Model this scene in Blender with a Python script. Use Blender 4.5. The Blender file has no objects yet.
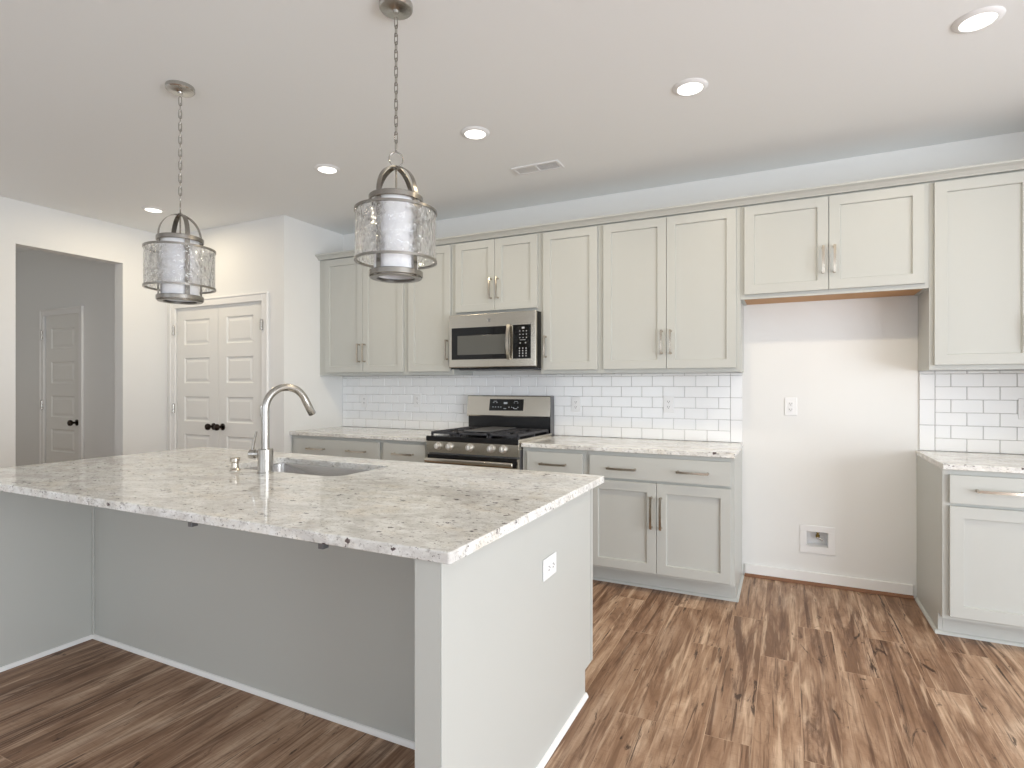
import bpy, bmesh, math, random
from mathutils import Vector, Matrix, geometry
random.seed(7)
PI = math.pi
scene = bpy.context.scene
COL = scene.collection

# ------------------------------------------------------------------ camera
cam_d = bpy.data.cameras.new('camera')
cam = bpy.data.objects.new('camera', cam_d); COL.objects.link(cam)
cam.location = (1.2654, -4.2078, 1.3132)
cam.rotation_euler = (PI/2, 0, math.radians(25.957))
cam_d.sensor_width = 36.0
cam_d.lens = 562.35 * 36.0 / 1024.0
cam_d.shift_y = 1.3 / 1024.0
cam_d.clip_start = 0.05
scene.camera = cam

# ------------------------------------------------------------------ world, daylight, exposure
world = bpy.data.worlds.new('world'); scene.world = world; world.use_nodes = True
bg = world.node_tree.nodes['Background']
bg.inputs[0].default_value = (0.78, 0.88, 1.0, 1); bg.inputs[1].default_value = 1.2
vs = scene.view_settings
vs.view_transform = 'Standard'; vs.look = 'None'; vs.gamma = 1.0; vs.use_curve_mapping = False
vs.exposure = -0.66

def area(name, loc, rot, sx, sy, power, color):
    l = bpy.data.lights.new(name, 'AREA'); l.shape = 'RECTANGLE'; l.size = sx; l.size_y = sy
    l.energy = power; l.color = color
    o = bpy.data.objects.new(name, l); COL.objects.link(o); o.location = loc; o.rotation_euler = rot
    return o
# daylight through the patio door in the right wall and the windows behind the camera
area('patio_daylight', (5.42, -4.3, 1.04), (0, PI/2, 0), 2.0, 4.2, 390, (0.88, 0.935, 1.0))
area('window_daylight', (-1.9, -7.05, 1.5), (PI/2, 0, 0), 2.4, 1.7, 32, (0.88, 0.935, 1.0))
area('window_daylight', (1.2, -7.05, 1.5), (PI/2, 0, 0), 2.4, 1.7, 32, (0.88, 0.935, 1.0))
area('hall_fill', (-5.9, -2.86, 1.4), (PI/2, 0, 0), 1.6, 2.0, 9, (1.0, 0.97, 0.92))  # added fill lamp that brightens the hall; the wall behind it has no opening
SPOT_W = 11.0

# ------------------------------------------------------------------ materials
def s2l(c):
    return tuple(((v/255)/12.92 if v/255 <= 0.04045 else ((v/255+0.055)/1.055)**2.4) for v in c) + (1.0,)

def mat(name, rgb, rough=0.5, metal=0.0, spec=0.5):
    m = bpy.data.materials.new(name); m.use_nodes = True
    b = m.node_tree.nodes['Principled BSDF']
    b.inputs['Base Color'].default_value = s2l(rgb)
    b.inputs['Roughness'].default_value = rough
    b.inputs['Metallic'].default_value = metal
    b.inputs['Specular IOR Level'].default_value = spec
    return m

class NT:
    def __init__(self, m):
        self.t = m.node_tree; self.b = self.t.nodes['Principled BSDF']
    def n(self, typ, **kw):
        x = self.t.nodes.new(typ)
        for k, v in kw.items():
            if k.startswith('i_'):
                x.inputs[k[2:].replace('_', ' ')].default_value = v
            else: setattr(x, k, v)
        return x
    def l(self, a, b): self.t.links.new(a, b)
    def coords(self, scale=(1, 1, 1), src='Object'):
        tc = self.n('ShaderNodeTexCoord'); mp = self.n('ShaderNodeMapping')
        mp.inputs['Scale'].default_value = scale
        self.l(tc.outputs[src], mp.inputs['Vector']); return mp.outputs['Vector']
    def ramp(self, fac, stops):
        r = self.n('ShaderNodeValToRGB'); e = r.color_ramp.elements
        while len(e) < len(stops): e.new(0.5)
        for i, (p, c) in enumerate(stops):
            e[i].position = p; e[i].color = c if len(c) == 4 else s2l(c)
        self.l(fac, r.inputs['Fac']); return r.outputs['Color']
    def mix(self, fac, a, b, mode='MIX'):
        x = self.n('ShaderNodeMix', data_type='RGBA', blend_type=mode)
        for sock, v in ((x.inputs[0], fac), (x.inputs[6], a), (x.inputs[7], b)):
            if hasattr(v, 'links'): self.l(v, sock)
            else: sock.default_value = v
        return x.outputs[2]
    def bump(self, h, strength=0.1, dist=0.002):
        b = self.n('ShaderNodeBump'); b.inputs['Strength'].default_value = strength
        b.inputs['Distance'].default_value = dist
        self.l(h, b.inputs['Height']); self.l(b.outputs['Normal'], self.b.inputs['Normal'])

def painted(name, rgb, rough, nscale=180, bstr=0.06):
    m = mat(name, rgb, rough); t = NT(m); v = t.coords()
    n = t.n('ShaderNodeTexNoise'); n.inputs['Scale'].default_value = nscale; n.inputs['Detail'].default_value = 2
    t.l(v, n.inputs['Vector']); t.bump(n.outputs['Fac'], bstr, 0.001)
    return m

M = {}
M['wall'] = painted('wall_paint', (236, 236, 234), 0.65)
M['ceiling'] = painted('ceiling_paint', (244, 246, 246), 0.8, 120)
M['trim'] = painted('trim_paint', (242, 241, 239), 0.35, 60, 0.02)
M['door'] = painted('door_paint', (238, 237, 233), 0.4, 60, 0.02)
M['cab'] = painted('cabinet_paint', (194, 195, 190), 0.4, 90, 0.02)
M['tile'] = mat('glazed_tile', (246, 247, 248), 0.12)
M['grout'] = mat('grout', (196, 195, 194), 0.9)
M['plastic'] = mat('white_plastic', (240, 240, 240), 0.3)
M['slot'] = mat('dark_slot', (60, 58, 60), 0.6)
M['nickel'] = mat('satin_nickel', (198, 190, 178), 0.26, 1.0)
M['chrome'] = mat('brushed_nickel', (190, 187, 182), 0.24, 1.0)
M['pendant'] = mat('pendant_nickel', (152, 148, 142), 0.27, 1.0)
M['knobsteel'] = mat('knob_steel', (226, 223, 218), 0.34, 0.85)
M['bronze'] = mat('dark_bronze', (58, 50, 45), 0.25, 1.0)
M['black'] = mat('black_enamel', (22, 22, 24), 0.25)
M['iron'] = mat('cast_iron', (62, 62, 66), 0.45)
M['blackglass'] = mat('black_glass', (8, 8, 9), 0.05)
M['screen'] = mat('oven_screen', (92, 92, 88), 0.18)
M['mark'] = mat('printed_marks', (190, 192, 196), 0.5)
M['greysteel'] = mat('grey_side_steel', (120, 120, 122), 0.4, 0.6)
M['ply'] = mat('bare_plywood', (196, 150, 104), 0.6)
M['shoewood'] = mat('stained_wood_shoe', (130, 88, 60), 0.5)
M['brass'] = mat('brass_valve', (150, 130, 80), 0.35, 1.0)

# brushed stainless
def steel(name, rgb, rough, scale):
    m = mat(name, rgb, rough, 1.0); t = NT(m); v = t.coords(scale)
    n = t.n('ShaderNodeTexNoise'); n.inputs['Scale'].default_value = 1.0; n.inputs['Detail'].default_value = 3
    t.l(v, n.inputs['Vector']); t.bump(n.outputs['Fac'], 0.06, 0.001)
    return m
M['steel'] = steel('brushed_stainless', (206, 200, 188), 0.19, (4, 4, 700))
M['sink'] = steel('sink_stainless', (188, 186, 184), 0.22, (5, 400, 5))

# emissive lens
def emitter(name, rgb, strength):
    m = bpy.data.materials.new(name); m.use_nodes = True; t = m.node_tree; t.nodes.clear()
    o = t.nodes.new('ShaderNodeOutputMaterial'); e = t.nodes.new('ShaderNodeEmission')
    e.inputs[0].default_value = s2l(rgb); e.inputs[1].default_value = strength
    t.links.new(e.outputs[0], o.inputs[0]); return m
M['lens'] = emitter('lit_lens', (255, 250, 240), 6.0)

# plank floor: boards run along Y
def make_floor():
    m = mat('plank_floor', (160, 125, 98), 0.45, 0, 0.3); t = NT(m)
    tc = t.n('ShaderNodeTexCoord'); mp = t.n('ShaderNodeMapping')
    mp.inputs['Rotation'].default_value = (0, 0, PI/2)
    t.l(tc.outputs['Object'], mp.inputs['Vector'])
    br = t.n('ShaderNodeTexBrick'); br.offset = 0.37; br.offset_frequency = 2
    br.inputs['Color1'].default_value = (0, 0, 0, 1); br.inputs['Color2'].default_value = (1, 1, 1, 1)
    br.inputs['Mortar'].default_value = (0.5, 0.5, 0.5, 1)
    br.inputs['Scale'].default_value = 1.0; br.inputs['Mortar Size'].default_value = 0.0013
    br.inputs['Mortar Smooth'].default_value = 0.0; br.inputs['Bias'].default_value = 0.0
    br.inputs['Brick Width'].default_value = 1.22; br.inputs['Row Height'].default_value = 0.165
    t.l(mp.outputs['Vector'], br.inputs['Vector'])
    # per-plank offset for the grain
    off = t.n('ShaderNodeVectorMath', operation='MULTIPLY'); off.inputs[1].default_value = (3.1, 17.0, 5.0)
    t.l(br.outputs['Color'], off.inputs[0])
    add = t.n('ShaderNodeVectorMath', operation='ADD')
    t.l(tc.outputs['Object'], add.inputs[0]); t.l(off.outputs[0], add.inputs[1])
    def noise(sc, detail, rough=0.55, dist=0.0, z=0.0):
        p = t.n('ShaderNodeMapping'); p.inputs['Scale'].default_value = sc; p.inputs['Location'].default_value = (z*3.3, z*1.7, z)
        t.l(add.outputs[0], p.inputs['Vector'])
        n = t.n('ShaderNodeTexNoise'); n.inputs['Scale'].default_value = 1.0
        n.inputs['Detail'].default_value = detail; n.inputs['Roughness'].default_value = rough
        n.inputs['Distortion'].default_value = dist
        t.l(p.outputs[0], n.inputs['Vector']); return n.outputs['Fac']
    def over(c, mask, col, amt):
        return t.mix(t.mix(1.0, mask, (amt, amt, amt, 1), 'MULTIPLY'), c, s2l(col))
    bw = [(0, 0, 0), (255, 255, 255)]
    tone = noise((9, 1.5, 1), 5, 0.62, 0.9)
    c = t.ramp(tone, [(0.34, (134, 103, 80)), (0.46, (168, 136, 111)), (0.56, (190, 160, 135)), (0.68, (214, 189, 166))])
    pl = t.ramp(br.outputs['Color'], [(0.0, (212, 202, 194)), (0.5, (242, 238, 234)), (1.0, (255, 252, 248))])
    c = t.mix(1.0, c, pl, 'MULTIPLY')
    grain = noise((95, 4.5, 1), 5, 0.6, 0.5, 1)
    c = over(c, t.ramp(grain, [(0.50, bw[0]), (0.66, bw[1])]), (104, 74, 54), 0.62)
    cross = noise((16, 130, 1), 2, 0.5, 0.0, 2)
    c = over(c, t.ramp(cross, [(0.56, bw[0]), (0.70, bw[1])]), (128, 94, 70), 0.28)
    pale = noise((28, 1.7, 1), 4, 0.6, 0.6, 3)
    c = over(c, t.ramp(pale, [(0.55, bw[0]), (0.68, bw[1])]), (232, 204, 176), 0.55)
    streak = noise((13, 0.8, 1), 6, 0.66, 0.9, 4)
    c = over(c, t.ramp(streak, [(0.545, bw[0]), (0.63, bw[1])]), (88, 58, 40), 0.78)
    core = noise((26, 1.0, 1), 6, 0.7, 1.1, 5)
    c = over(c, t.ramp(core, [(0.605, bw[0]), (0.655, bw[1])]), (48, 30, 22), 0.85)
    knot = noise((13, 4.2, 1), 5, 0.66, 1.4, 6)
    c = over(c, t.ramp(knot, [(0.625, bw[0]), (0.69, bw[1])]), (54, 34, 24), 0.85)
    c = over(c, br.outputs['Fac'], (206, 176, 148), 0.45)
    t.l(c, t.b.inputs['Base Color'])
    t.bump(grain, 0.12, 0.001)
    return m
M['floor'] = make_floor()

def make_granite():
    m = mat('pale_granite', (220, 215, 206), 0.07); t = NT(m)
    v = t.coords((1, 1.5, 1.5))
    def noise(s, d, r=0.6, dist=0.0):
        n = t.n('ShaderNodeTexNoise'); n.inputs['Scale'].default_value = s; n.inputs['Detail'].default_value = d
        n.inputs['Roughness'].default_value = r; n.inputs['Distortion'].default_value = dist
        t.l(v, n.inputs['Vector']); return n.outputs['Fac']
    def over(c, mask, col, amt):
        return t.mix(t.mix(1.0, mask, (amt, amt, amt, 1), 'MULTIPLY'), c, s2l(col))
    bw = [(0, 0, 0), (255, 255, 255)]
    c = t.ramp(noise(11, 8, 0.7, 0.5), [(0.34, (208, 206, 201)), (0.48, (233, 232, 228)), (0.62, (247, 247, 245))])
    c = over(c, t.ramp(noise(5, 5, 0.65, 0.6), [(0.50, bw[0]), (0.66, bw[1])]), (230, 216, 192), 0.32)
    c = over(c, t.ramp(noise(34, 6, 0.75, 0.6), [(0.55, bw[0]), (0.66, bw[1])]), (128, 120, 112), 0.72)
    c = over(c, t.ramp(noise(90, 3, 0.7, 0.3), [(0.58, bw[0]), (0.68, bw[1])]), (104, 94, 88), 0.62)
    c = over(c, t.ramp(noise(3.2, 5, 0.65, 0.8), [(0.50, bw[0]), (0.62, bw[1])]), (186, 182, 178), 0.45)
    # scattered dark mineral specks
    for sc, keep, rad, amt in ((26, 0.55, 0.31, 0.9), (62, 0.55, 0.28, 0.75)):
        d = t.n('ShaderNodeTexNoise'); d.inputs['Scale'].default_value = 120
        t.l(v, d.inputs['Vector'])
        mx = t.n('ShaderNodeMix', data_type='RGBA', blend_type='LINEAR_LIGHT'); mx.inputs[0].default_value = 0.012
        t.l(v, mx.inputs[6]); t.l(d.outputs['Color'], mx.inputs[7])
        vo = t.n('ShaderNodeTexVoronoi'); vo.inputs['Scale'].default_value = sc; vo.inputs['Randomness'].default_value = 1.0
        t.l(mx.outputs[2], vo.inputs['Vector'])
        sep = t.n('ShaderNodeSeparateColor'); t.l(vo.outputs['Color'], sep.inputs[0])
        k = t.n('ShaderNodeMath', operation='SUBTRACT'); t.l(sep.outputs[0], k.inputs[0]); k.inputs[1].default_value = 1-keep
        k2 = t.n('ShaderNodeMath', operation='MULTIPLY'); t.l(k.outputs[0], k2.inputs[0]); k2.inputs[1].default_value = rad/keep
        k3 = t.n('ShaderNodeMath', operation='SUBTRACT'); t.l(k2.outputs[0], k3.inputs[0]); t.l(vo.outputs['Distance'], k3.inputs[1])
        k4 = t.n('ShaderNodeMapRange'); k4.inputs[1].default_value = 0.0; k4.inputs[2].default_value = 0.03
        t.l(k3.outputs[0], k4.inputs[0])
        k5 = t.n('ShaderNodeMath', operation='MULTIPLY'); t.l(k4.outputs[0], k5.inputs[0]); k5.inputs[1].default_value = amt
        c = t.mix(k5.outputs[0], c, s2l((70, 50, 52)))
    t.l(c, t.b.inputs['Base Color'])
    return m
M['granite'] = make_granite()

def make_glass():
    m = bpy.data.materials.new('hammered_glass'); m.use_nodes = True; t = m.node_tree; t.nodes.clear()
    o = t.nodes.new('ShaderNodeOutputMaterial')
    g = t.nodes.new('ShaderNodeBsdfGlass'); g.inputs['Roughness'].default_value = 0.02; g.inputs['IOR'].default_value = 1.45
    tr = t.nodes.new('ShaderNodeBsdfTransparent'); tr.inputs[0].default_value = (0.97, 0.97, 0.97, 1)
    mx = t.nodes.new('ShaderNodeMixShader'); mx.inputs[0].default_value = 0.6
    tc = t.nodes.new('ShaderNodeTexCoord'); mp = t.nodes.new('ShaderNodeMapping'); mp.inputs['Scale'].default_value = (1, 1, 1.0)
    n = t.nodes.new('ShaderNodeTexNoise'); n.inputs['Scale'].default_value = 30; n.inputs['Detail'].default_value = 1.5
    b = t.nodes.new('ShaderNodeBump'); b.inputs['Strength'].default_value = 0.9; b.inputs['Distance'].default_value = 0.02
    t.links.new(tc.outputs['Object'], mp.inputs[0]); t.links.new(mp.outputs[0], n.inputs['Vector'])
    t.links.new(n.outputs['Fac'], b.inputs['Height']); t.links.new(b.outputs[0], g.inputs['Normal'])
    t.links.new(tr.outputs[0], mx.inputs[1]); t.links.new(g.outputs[0], mx.inputs[2])
    t.links.new(mx.outputs[0], o.inputs[0]); return m
M['glass'] = make_glass()
def make_shade():
    m = mat('white_shade', (232, 232, 234), 0.6); t = NT(m)
    v = t.coords((1, 1, 1)); n = t.n('ShaderNodeTexNoise'); n.inputs['Scale'].default_value = 30; n.inputs['Detail'].default_value = 3
    t.l(v, n.inputs['Vector'])
    t.l(t.ramp(n.outputs['Fac'], [(0.3, (222, 222, 226)), (0.7, (240, 240, 240))]), t.b.inputs['Base Color'])
    return m
M['shade'] = make_shade()

# ------------------------------------------------------------------ mesh helpers
class MB:
    """collects shapes (world coordinates) into one mesh"""
    def __init__(self): self.bm = bmesh.new()
    def _merge(self, b):
        me = bpy.data.meshes.new('tmp'); b.to_mesh(me); b.free(); self.bm.from_mesh(me); bpy.data.meshes.remove(me)
    def box(self, x0, x1, y0, y1, z0, z1, bev=0.0, seg=2, mtx=None):
        b = bmesh.new(); bmesh.ops.create_cube(b, size=1.0)
        for v in b.verts:
            v.co = Vector((x0+(v.co.x+.5)*(x1-x0), y0+(v.co.y+.5)*(y1-y0), z0+(v.co.z+.5)*(z1-z0)))
        if bev > 0: bmesh.ops.bevel(b, geom=b.edges[:], offset=bev, segments=seg, affect='EDGES', profile=0.5)
        if mtx is not None: b.transform(mtx)
        self._merge(b); return self
    def quad(self, *pts):
        self.bm.faces.new([self.bm.verts.new(p) for p in pts]); return self
    def prism(self, pts, axis, a, c):
        """extrude a 2-D outline along an axis from a to c"""
        def mk(p, q):
            if axis == 'X': return Vector((q, p[0], p[1]))
            if axis == 'Y': return Vector((p[0], q, p[1]))
            return Vector((p[0], p[1], q))
        b = bmesh.new()
        A = [b.verts.new(mk(p, a)) for p in pts]; C = [b.verts.new(mk(p, c)) for p in pts]
        n = len(pts); b.faces.new(A); b.faces.new(C[::-1])
        for i in range(n): b.faces.new((A[i], C[i], C[(i+1) % n], A[(i+1) % n]))
        bmesh.ops.recalc_face_normals(b, faces=b.faces[:]); self._merge(b); return self
    def lathe(self, prof, origin=(0, 0, 0), axis=(0, 0, 1), seg=32, cap=True):
        """prof = [(r, h)] turned about axis at origin"""
        b = bmesh.new(); rings = []
        q = Vector((0, 0, 1)).rotation_difference(Vector(axis).normalized()).to_matrix().to_4x4()
        mt = Matrix.Translation(origin) @ q
        for r, h in prof:
            if r < 1e-6: rings.append([b.verts.new((0, 0, h))])
            else: rings.append([b.verts.new((r*math.cos(2*PI*i/seg), r*math.sin(2*PI*i/seg), h)) for i in range(seg)])
        for A, C in zip(rings, rings[1:]):
            if len(A) == 1 and len(C) == 1: continue
            for i in range(seg):
                j = (i+1) % seg
                if len(A) == 1: b.faces.new((A[0], C[i], C[j]))
                elif len(C) == 1: b.faces.new((A[i], A[j], C[0]))
                else: b.faces.new((A[i], A[j], C[j], C[i]))
        if cap:
            if len(rings[0]) > 1: b.faces.new(rings[0][::-1])
            if len(rings[-1]) > 1: b.faces.new(rings[-1])
        bmesh.ops.recalc_face_normals(b, faces=b.faces[:])
        b.transform(mt); self._merge(b); return self
    def tube(self, pts, r, seg=12, closed=False, flat=None, up=None):
        """sweep a circle (or a flat w x h strip) along a polyline; r may be a list"""
        b = bmesh.new(); P = [Vector(p) for p in pts]; n = len(P); rings = []
        prev = None
        for i in range(n):
            if closed: tg = P[(i+1) % n]-P[i-1]
            else: tg = P[min(i+1, n-1)]-P[max(i-1, 0)]
            tg.normalize()
            if up is not None: u = Vector(up)
            elif prev is None: u = Vector((0, 0, 1)) if abs(tg.z) < .9 else Vector((1, 0, 0))
            else: u = prev
            u = (u-tg*u.dot(tg)).normalized(); w = tg.cross(u); prev = u
            rr = r[i] if isinstance(r, (list, tuple)) else r
            if flat:
                a, c = flat[0]/2, flat[1]/2
                prof = [(-a, -c), (a, -c), (a, c), (-a, c)]
                rings.append([b.verts.new(P[i]+w*x+u*y) for x, y in prof])
            else:
                rings.append([b.verts.new(P[i]+w*rr*math.cos(2*PI*k/seg)+u*rr*math.sin(2*PI*k/seg)) for k in range(seg)])
        m = len(rings[0])
        for i in range(n if closed else n-1):
            A, C = rings[i], rings[(i+1) % n]
            for k in range(m): b.faces.new((A[k], A[(k+1) % m], C[(k+1) % m], C[k]))
        if not closed: b.faces.new(rings[0][::-1]); b.faces.new(rings[-1])
        bmesh.ops.recalc_face_normals(b, faces=b.faces[:]); self._merge(b); return self

def obj(name, mb, m, parent=None, smooth=False, origin=None):
    bm = mb.bm
    o0 = Vector((0, 0, 0))
    if parent is not None:
        q = parent
        while q is not None: o0 += q.location; q = q.parent
    me = bpy.data.meshes.new(name)
    if smooth:
        for f in bm.faces: f.smooth = True
        lim = math.radians(38)
        for e in bm.edges:
            e.smooth = not (len(e.link_faces) == 2 and e.calc_face_angle(0) > lim)
    loc = Vector(origin) if (origin is not None and parent is None) else Vector((0, 0, 0))
    bmesh.ops.translate(bm, verts=bm.verts[:], vec=-(o0+loc))
    bm.to_mesh(me); bm.free()
    o = bpy.data.objects.new(name, me); COL.objects.link(o); o.location = loc
    if m is not None: me.materials.append(M[m] if isinstance(m, str) else m)
    if parent is not None: o.parent = parent
    return o

def tag(o, label, cat, group=None):
    o['label'] = label; o['category'] = cat
    if group: o['group'] = group
    return o
def thing(name, label, cat, loc=(0, 0, 0), group=None):
    o = bpy.data.objects.new(name, None); COL.objects.link(o); o.location = loc
    o.empty_display_size = 0.05
    return tag(o, label, cat, group)
def struct(name, mb, m, parent=None, smooth=False):
    o = obj(name, mb, m, parent, smooth); o['kind'] = 'structure'; return o
def sroot(name, loc=(0, 0, 0)):
    o = bpy.data.objects.new(name, None); COL.objects.link(o); o.location = loc; o['kind'] = 'structure'; return o
def dup(root, loc, label, rotz=None):
    r = root.copy(); COL.objects.link(r); r.location = loc; r['label'] = label
    if rotz is not None: r.rotation_euler = (0, 0, rotz)
    for ch in list(root.children):
        c = ch.copy(); COL.objects.link(c); c.parent = r
        for g in ch.children:
            d = g.copy(); COL.objects.link(d); d.parent = c
    return r

# ------------------------------------------------------------------ room shell
XL, XR, XD, XRET, YP, YF, ZC = -4.205, 2.96, 5.2, -2.613, -0.72, -6.9, 2.778
OY0, OY1, OZ = -1.93, -1.131, 2.434           # opening in the left wall
YH = -1.02                                     # wall of the hallway beyond it
HX0, HY0 = -7.0, -2.9
struct('floor', MB().box(HX0-.3, XD+.3, YF-.3, 0.2, -0.1, 0), 'floor')
struct('ceiling', MB().box(HX0-.3, XD+.3, YF-.3, 0.2, ZC, ZC+.1), 'ceiling')
BX0, BX1, BZ0, BZ1 = 1.3895, 1.5155, .250, .349   # recess of the water supply box
struct('wall_back', MB().box(XRET-.12, BX0, 0, .12, 0, ZC).box(BX1, XR+.12, 0, .12, 0, ZC)
       .box(BX0, BX1, 0, .12, 0, BZ0).box(BX0, BX1, 0, .12, BZ1, ZC).box(BX0, BX1, .075, .12, BZ0, BZ1), 'wall')
struct('wall_return', MB().box(XRET-.12, XRET, YP+.12, 0, 0, ZC), 'wall')
DX0, DX1, DZ = -4.068, -2.862, 2.062           # closet door opening
struct('wall_closet', MB().box(XL, DX0, YP, YP+.12, 0, ZC).box(DX1, XRET, YP, YP+.12, 0, ZC)
       .box(DX0, DX1, YP, YP+.12, DZ, ZC), 'wall')
struct('wall_left', MB().box(XL-.124, XL, YF, OY0, 0, ZC).box(XL-.124, XL, OY1, YP+.12, 0, ZC)
       .box(XL-.124, XL, OY0, OY1, OZ, ZC), 'wall')
HD0, HD1 = -5.787, -5.116
struct('wall_hall', MB().box(HX0, HD0, YH, YH+.12, 0, ZC).box(HD1, XL-.124, YH, YH+.12, 0, ZC)
       .box(HD0, HD1, YH, YH+.12, 2.046, ZC), 'wall')
struct('wall_hall_end', MB().box(HX0-.12, HX0, HY0, YH+.12, 0, ZC), 'wall')
struct('wall_hall_front', MB().box(HX0-.12, XL-.124, HY0-.12, HY0, 0, ZC), 'wall')
PY0, PY1, PZ = -6.45, -2.15, 2.08
struct('wall_right', MB().box(XR, XR+.12, -.78, 0, 0, ZC), 'wall')
struct('wall_dining_back', MB().box(XR+.12, XD+.12, -.78, -.66, 0, ZC), 'wall')
struct('wall_dining', MB().box(XD, XD+.12, YF, PY0, 0, ZC).box(XD, XD+.12, PY1, -.78, 0, ZC)
       .box(XD, XD+.12, PY0, PY1, PZ, ZC), 'wall')
wx = [(-3.1, -0.7), (0.0, 2.4)]
wb = MB().box(XL-.124, XD+.12, YF-.12, YF, 0, .65).box(XL-.124, XD+.12, YF-.12, YF, 2.35, ZC)
for a, b in ((XL-.124, -3.1), (-0.7, 0.0), (2.4, XD+.12)): wb.box(a, b, YF-.12, YF, .65, 2.35)
struct('wall_front', wb, 'wall')

def window(name, x0, x1, z0, z1, y, axis):
    r = sroot(name, (0, 0, 0)); f = MB(); s = MB()
    def bar(a0, a1, b0, b1, d=.03):
        if axis == 'Y': f.box(a0, a1, y-d, y+d, b0, b1)
        else: f.box(y-d, y+d, a0, a1, b0, b1)
    w = .05
    bar(x0, x0+w, z0, z1); bar(x1-w, x1, z0, z1); bar(x0+w, x1-w, z0, z0+w); bar(x0+w, x1-w, z1-w, z1)
    xm = (x0+x1)/2; bar(xm-.03, xm+.03, z0+w, z1-w, .025)
    obj('window_frame', f, 'trim', r)
    return r
window('window_1', -3.1, -0.7, .65, 2.35, YF-.06, 'Y')
window('window_2', 0.0, 2.4, .65, 2.35, YF-.06, 'Y')
window('window_3', PY0, PY1, 0, PZ, XD+.06, 'X')

# ------------------------------------------------------------------ interior doors (four-over-one raised panels)
def panel_leaf(mb, x0, x1, z0, z1, yf, panels, th=.035):
    """slab whose front (at yf, facing -Y) has moulded raised panels"""
    xs = sorted({x0, x1} | {p[0] for p in panels} | {p[1] for p in panels})
    zs = sorted({z0, z1} | {p[2] for p in panels} | {p[3] for p in panels})
    b = mb.bm
    def q(pts): b.faces.new([b.verts.new(p) for p in pts])
    for i in range(len(xs)-1):
        for j in range(len(zs)-1):
            xa, xb_, za, zb = xs[i], xs[i+1], zs[j], zs[j+1]
            if any(p[0] <= xa+1e-6 and xb_ <= p[1]+1e-6 and p[2] <= za+1e-6 and zb <= p[3]+1e-6 for p in panels): continue
            q([(xa, yf, za), (xb_, yf, za), (xb_, yf, zb), (xa, yf, zb)])
    for (xa, xb_, za, zb) in panels:
        rings = [(0, 0), (.008, .010), (.020, .011), (.042, .003)]
        for (i0, d0), (i1, d1) in zip(rings, rings[1:]):
            A = [(xa+i0, yf+d0, za+i0), (xb_-i0, yf+d0, za+i0), (xb_-i0, yf+d0, zb-i0), (xa+i0, yf+d0, zb-i0)]
            C = [(xa+i1, yf+d1, za+i1), (xb_-i1, yf+d1, za+i1), (xb_-i1, yf+d1, zb-i1), (xa+i1, yf+d1, zb-i1)]
            for k in range(4): q([A[k], A[(k+1) % 4], C[(k+1) % 4], C[k]])
        q(C)
    yb = yf+th
    q([(x1, yb, z0), (x0, yb, z0), (x0, yb, z1), (x1, yb, z1)])
    q([(x0, yb, z0), (x0, yf, z0), (x0, yf, z1), (x0, yb, z1)]); q([(x1, yf, z0), (x1, yb, z0), (x1, yb, z1), (x1, yf, z1)])
    q([(x0, yf, z1), (x1, yf, z1), (x1, yb, z1), (x0, yb, z1)]); q([(x0, yb, z0), (x1, yb, z0), (x1, yf, z0), (x0, yf, z0)])
    return mb
def casing(mb, x0, x1, ztop, y, w=.066):
    def bar(a, b, c, d):
        mb.box(a, b, y-.017, y-.001, c, d, .003)
    bar(x0-w, x0+.006, 0, ztop+w); bar(x1-.006, x1+w, 0, ztop+w); bar(x0+.006, x1-.006, ztop-.006, ztop+w)
    mb.box(x0-w-.002, x0-w+.014, y-.023, y-.0006, 0, ztop+w, .003); mb.box(x1+w-.014, x1+w+.002, y-.023, y-.0006, 0, ztop+w, .003)
    mb.box(x0-w-.003, x1+w+.003, y-.0235, y-.0004, ztop+w-.014, ztop+w+.002, .003)
    return mb
def knob(parent, x, z, y):
    obj('knob', MB().lathe([(.032, 0), (.031, .006), (.024, .010), (.011, .013), (.011, .034), (.018, .040), (.028, .050),
        (.031, .062), (.027, .074), (.014, .081), (0, .082)], (x, y, z), (0, -1, 0), 24), 'bronze', parent, True)
def hinge(parent, x, z, y):
    obj('hinge', MB().lathe([(.0, -.05), (.004, -.049), (.0075, -.045), (.0075, .045), (.004, .049), (0, .05)], (x, y, z), (0, 0, 1), 12)
        .box(x-.016, x+.016, y+.001, y+.006, z-.044, z+.044), 'chrome', parent, True)
PZS = [(.115, .36), (.482, .727), (.849, 1.094) if False else (.85, .973), ]
d1 = sroot('door_1', ((DX0+DX1)/2, YP, 0))
obj('door_casing', casing(MB(), DX0, DX1, DZ, YP), 'trim', d1)
mid = (DX0+DX1)/2
rows = [(.236, .478), (.602, .847-.002), (.969, 1.207), (1.332, 1.576), (1.699, 1.943)]
rows = [(.236, .478), (.603, .846), (.970, 1.207), (1.334, 1.577), (1.699, 1.943)]
for a, b, kx in ((DX0+.004, mid-.0015, mid-.062), (mid+.0015, DX1-.004, mid+.062)):
    lf = obj('door_leaf', panel_leaf(MB(), a, b, .008, DZ-.003, YP+.008, [(a+.112, b-.122 if a < mid-.1 else b-.135, p, q) for p, q in rows]), 'door', d1)
    knob(lf, kx, .93, YP+.008)
for hx in (DX0-.002, DX1+.002):
    for hz in (.3, 1.09, 1.845): hinge(d1, hx, hz, YP-.026)
d2 = sroot('door_2', ((HD0+HD1)/2, YH, 0))
obj('door_casing', casing(MB(), HD0, HD1, 2.046, YH, .062), 'trim', d2)
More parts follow.
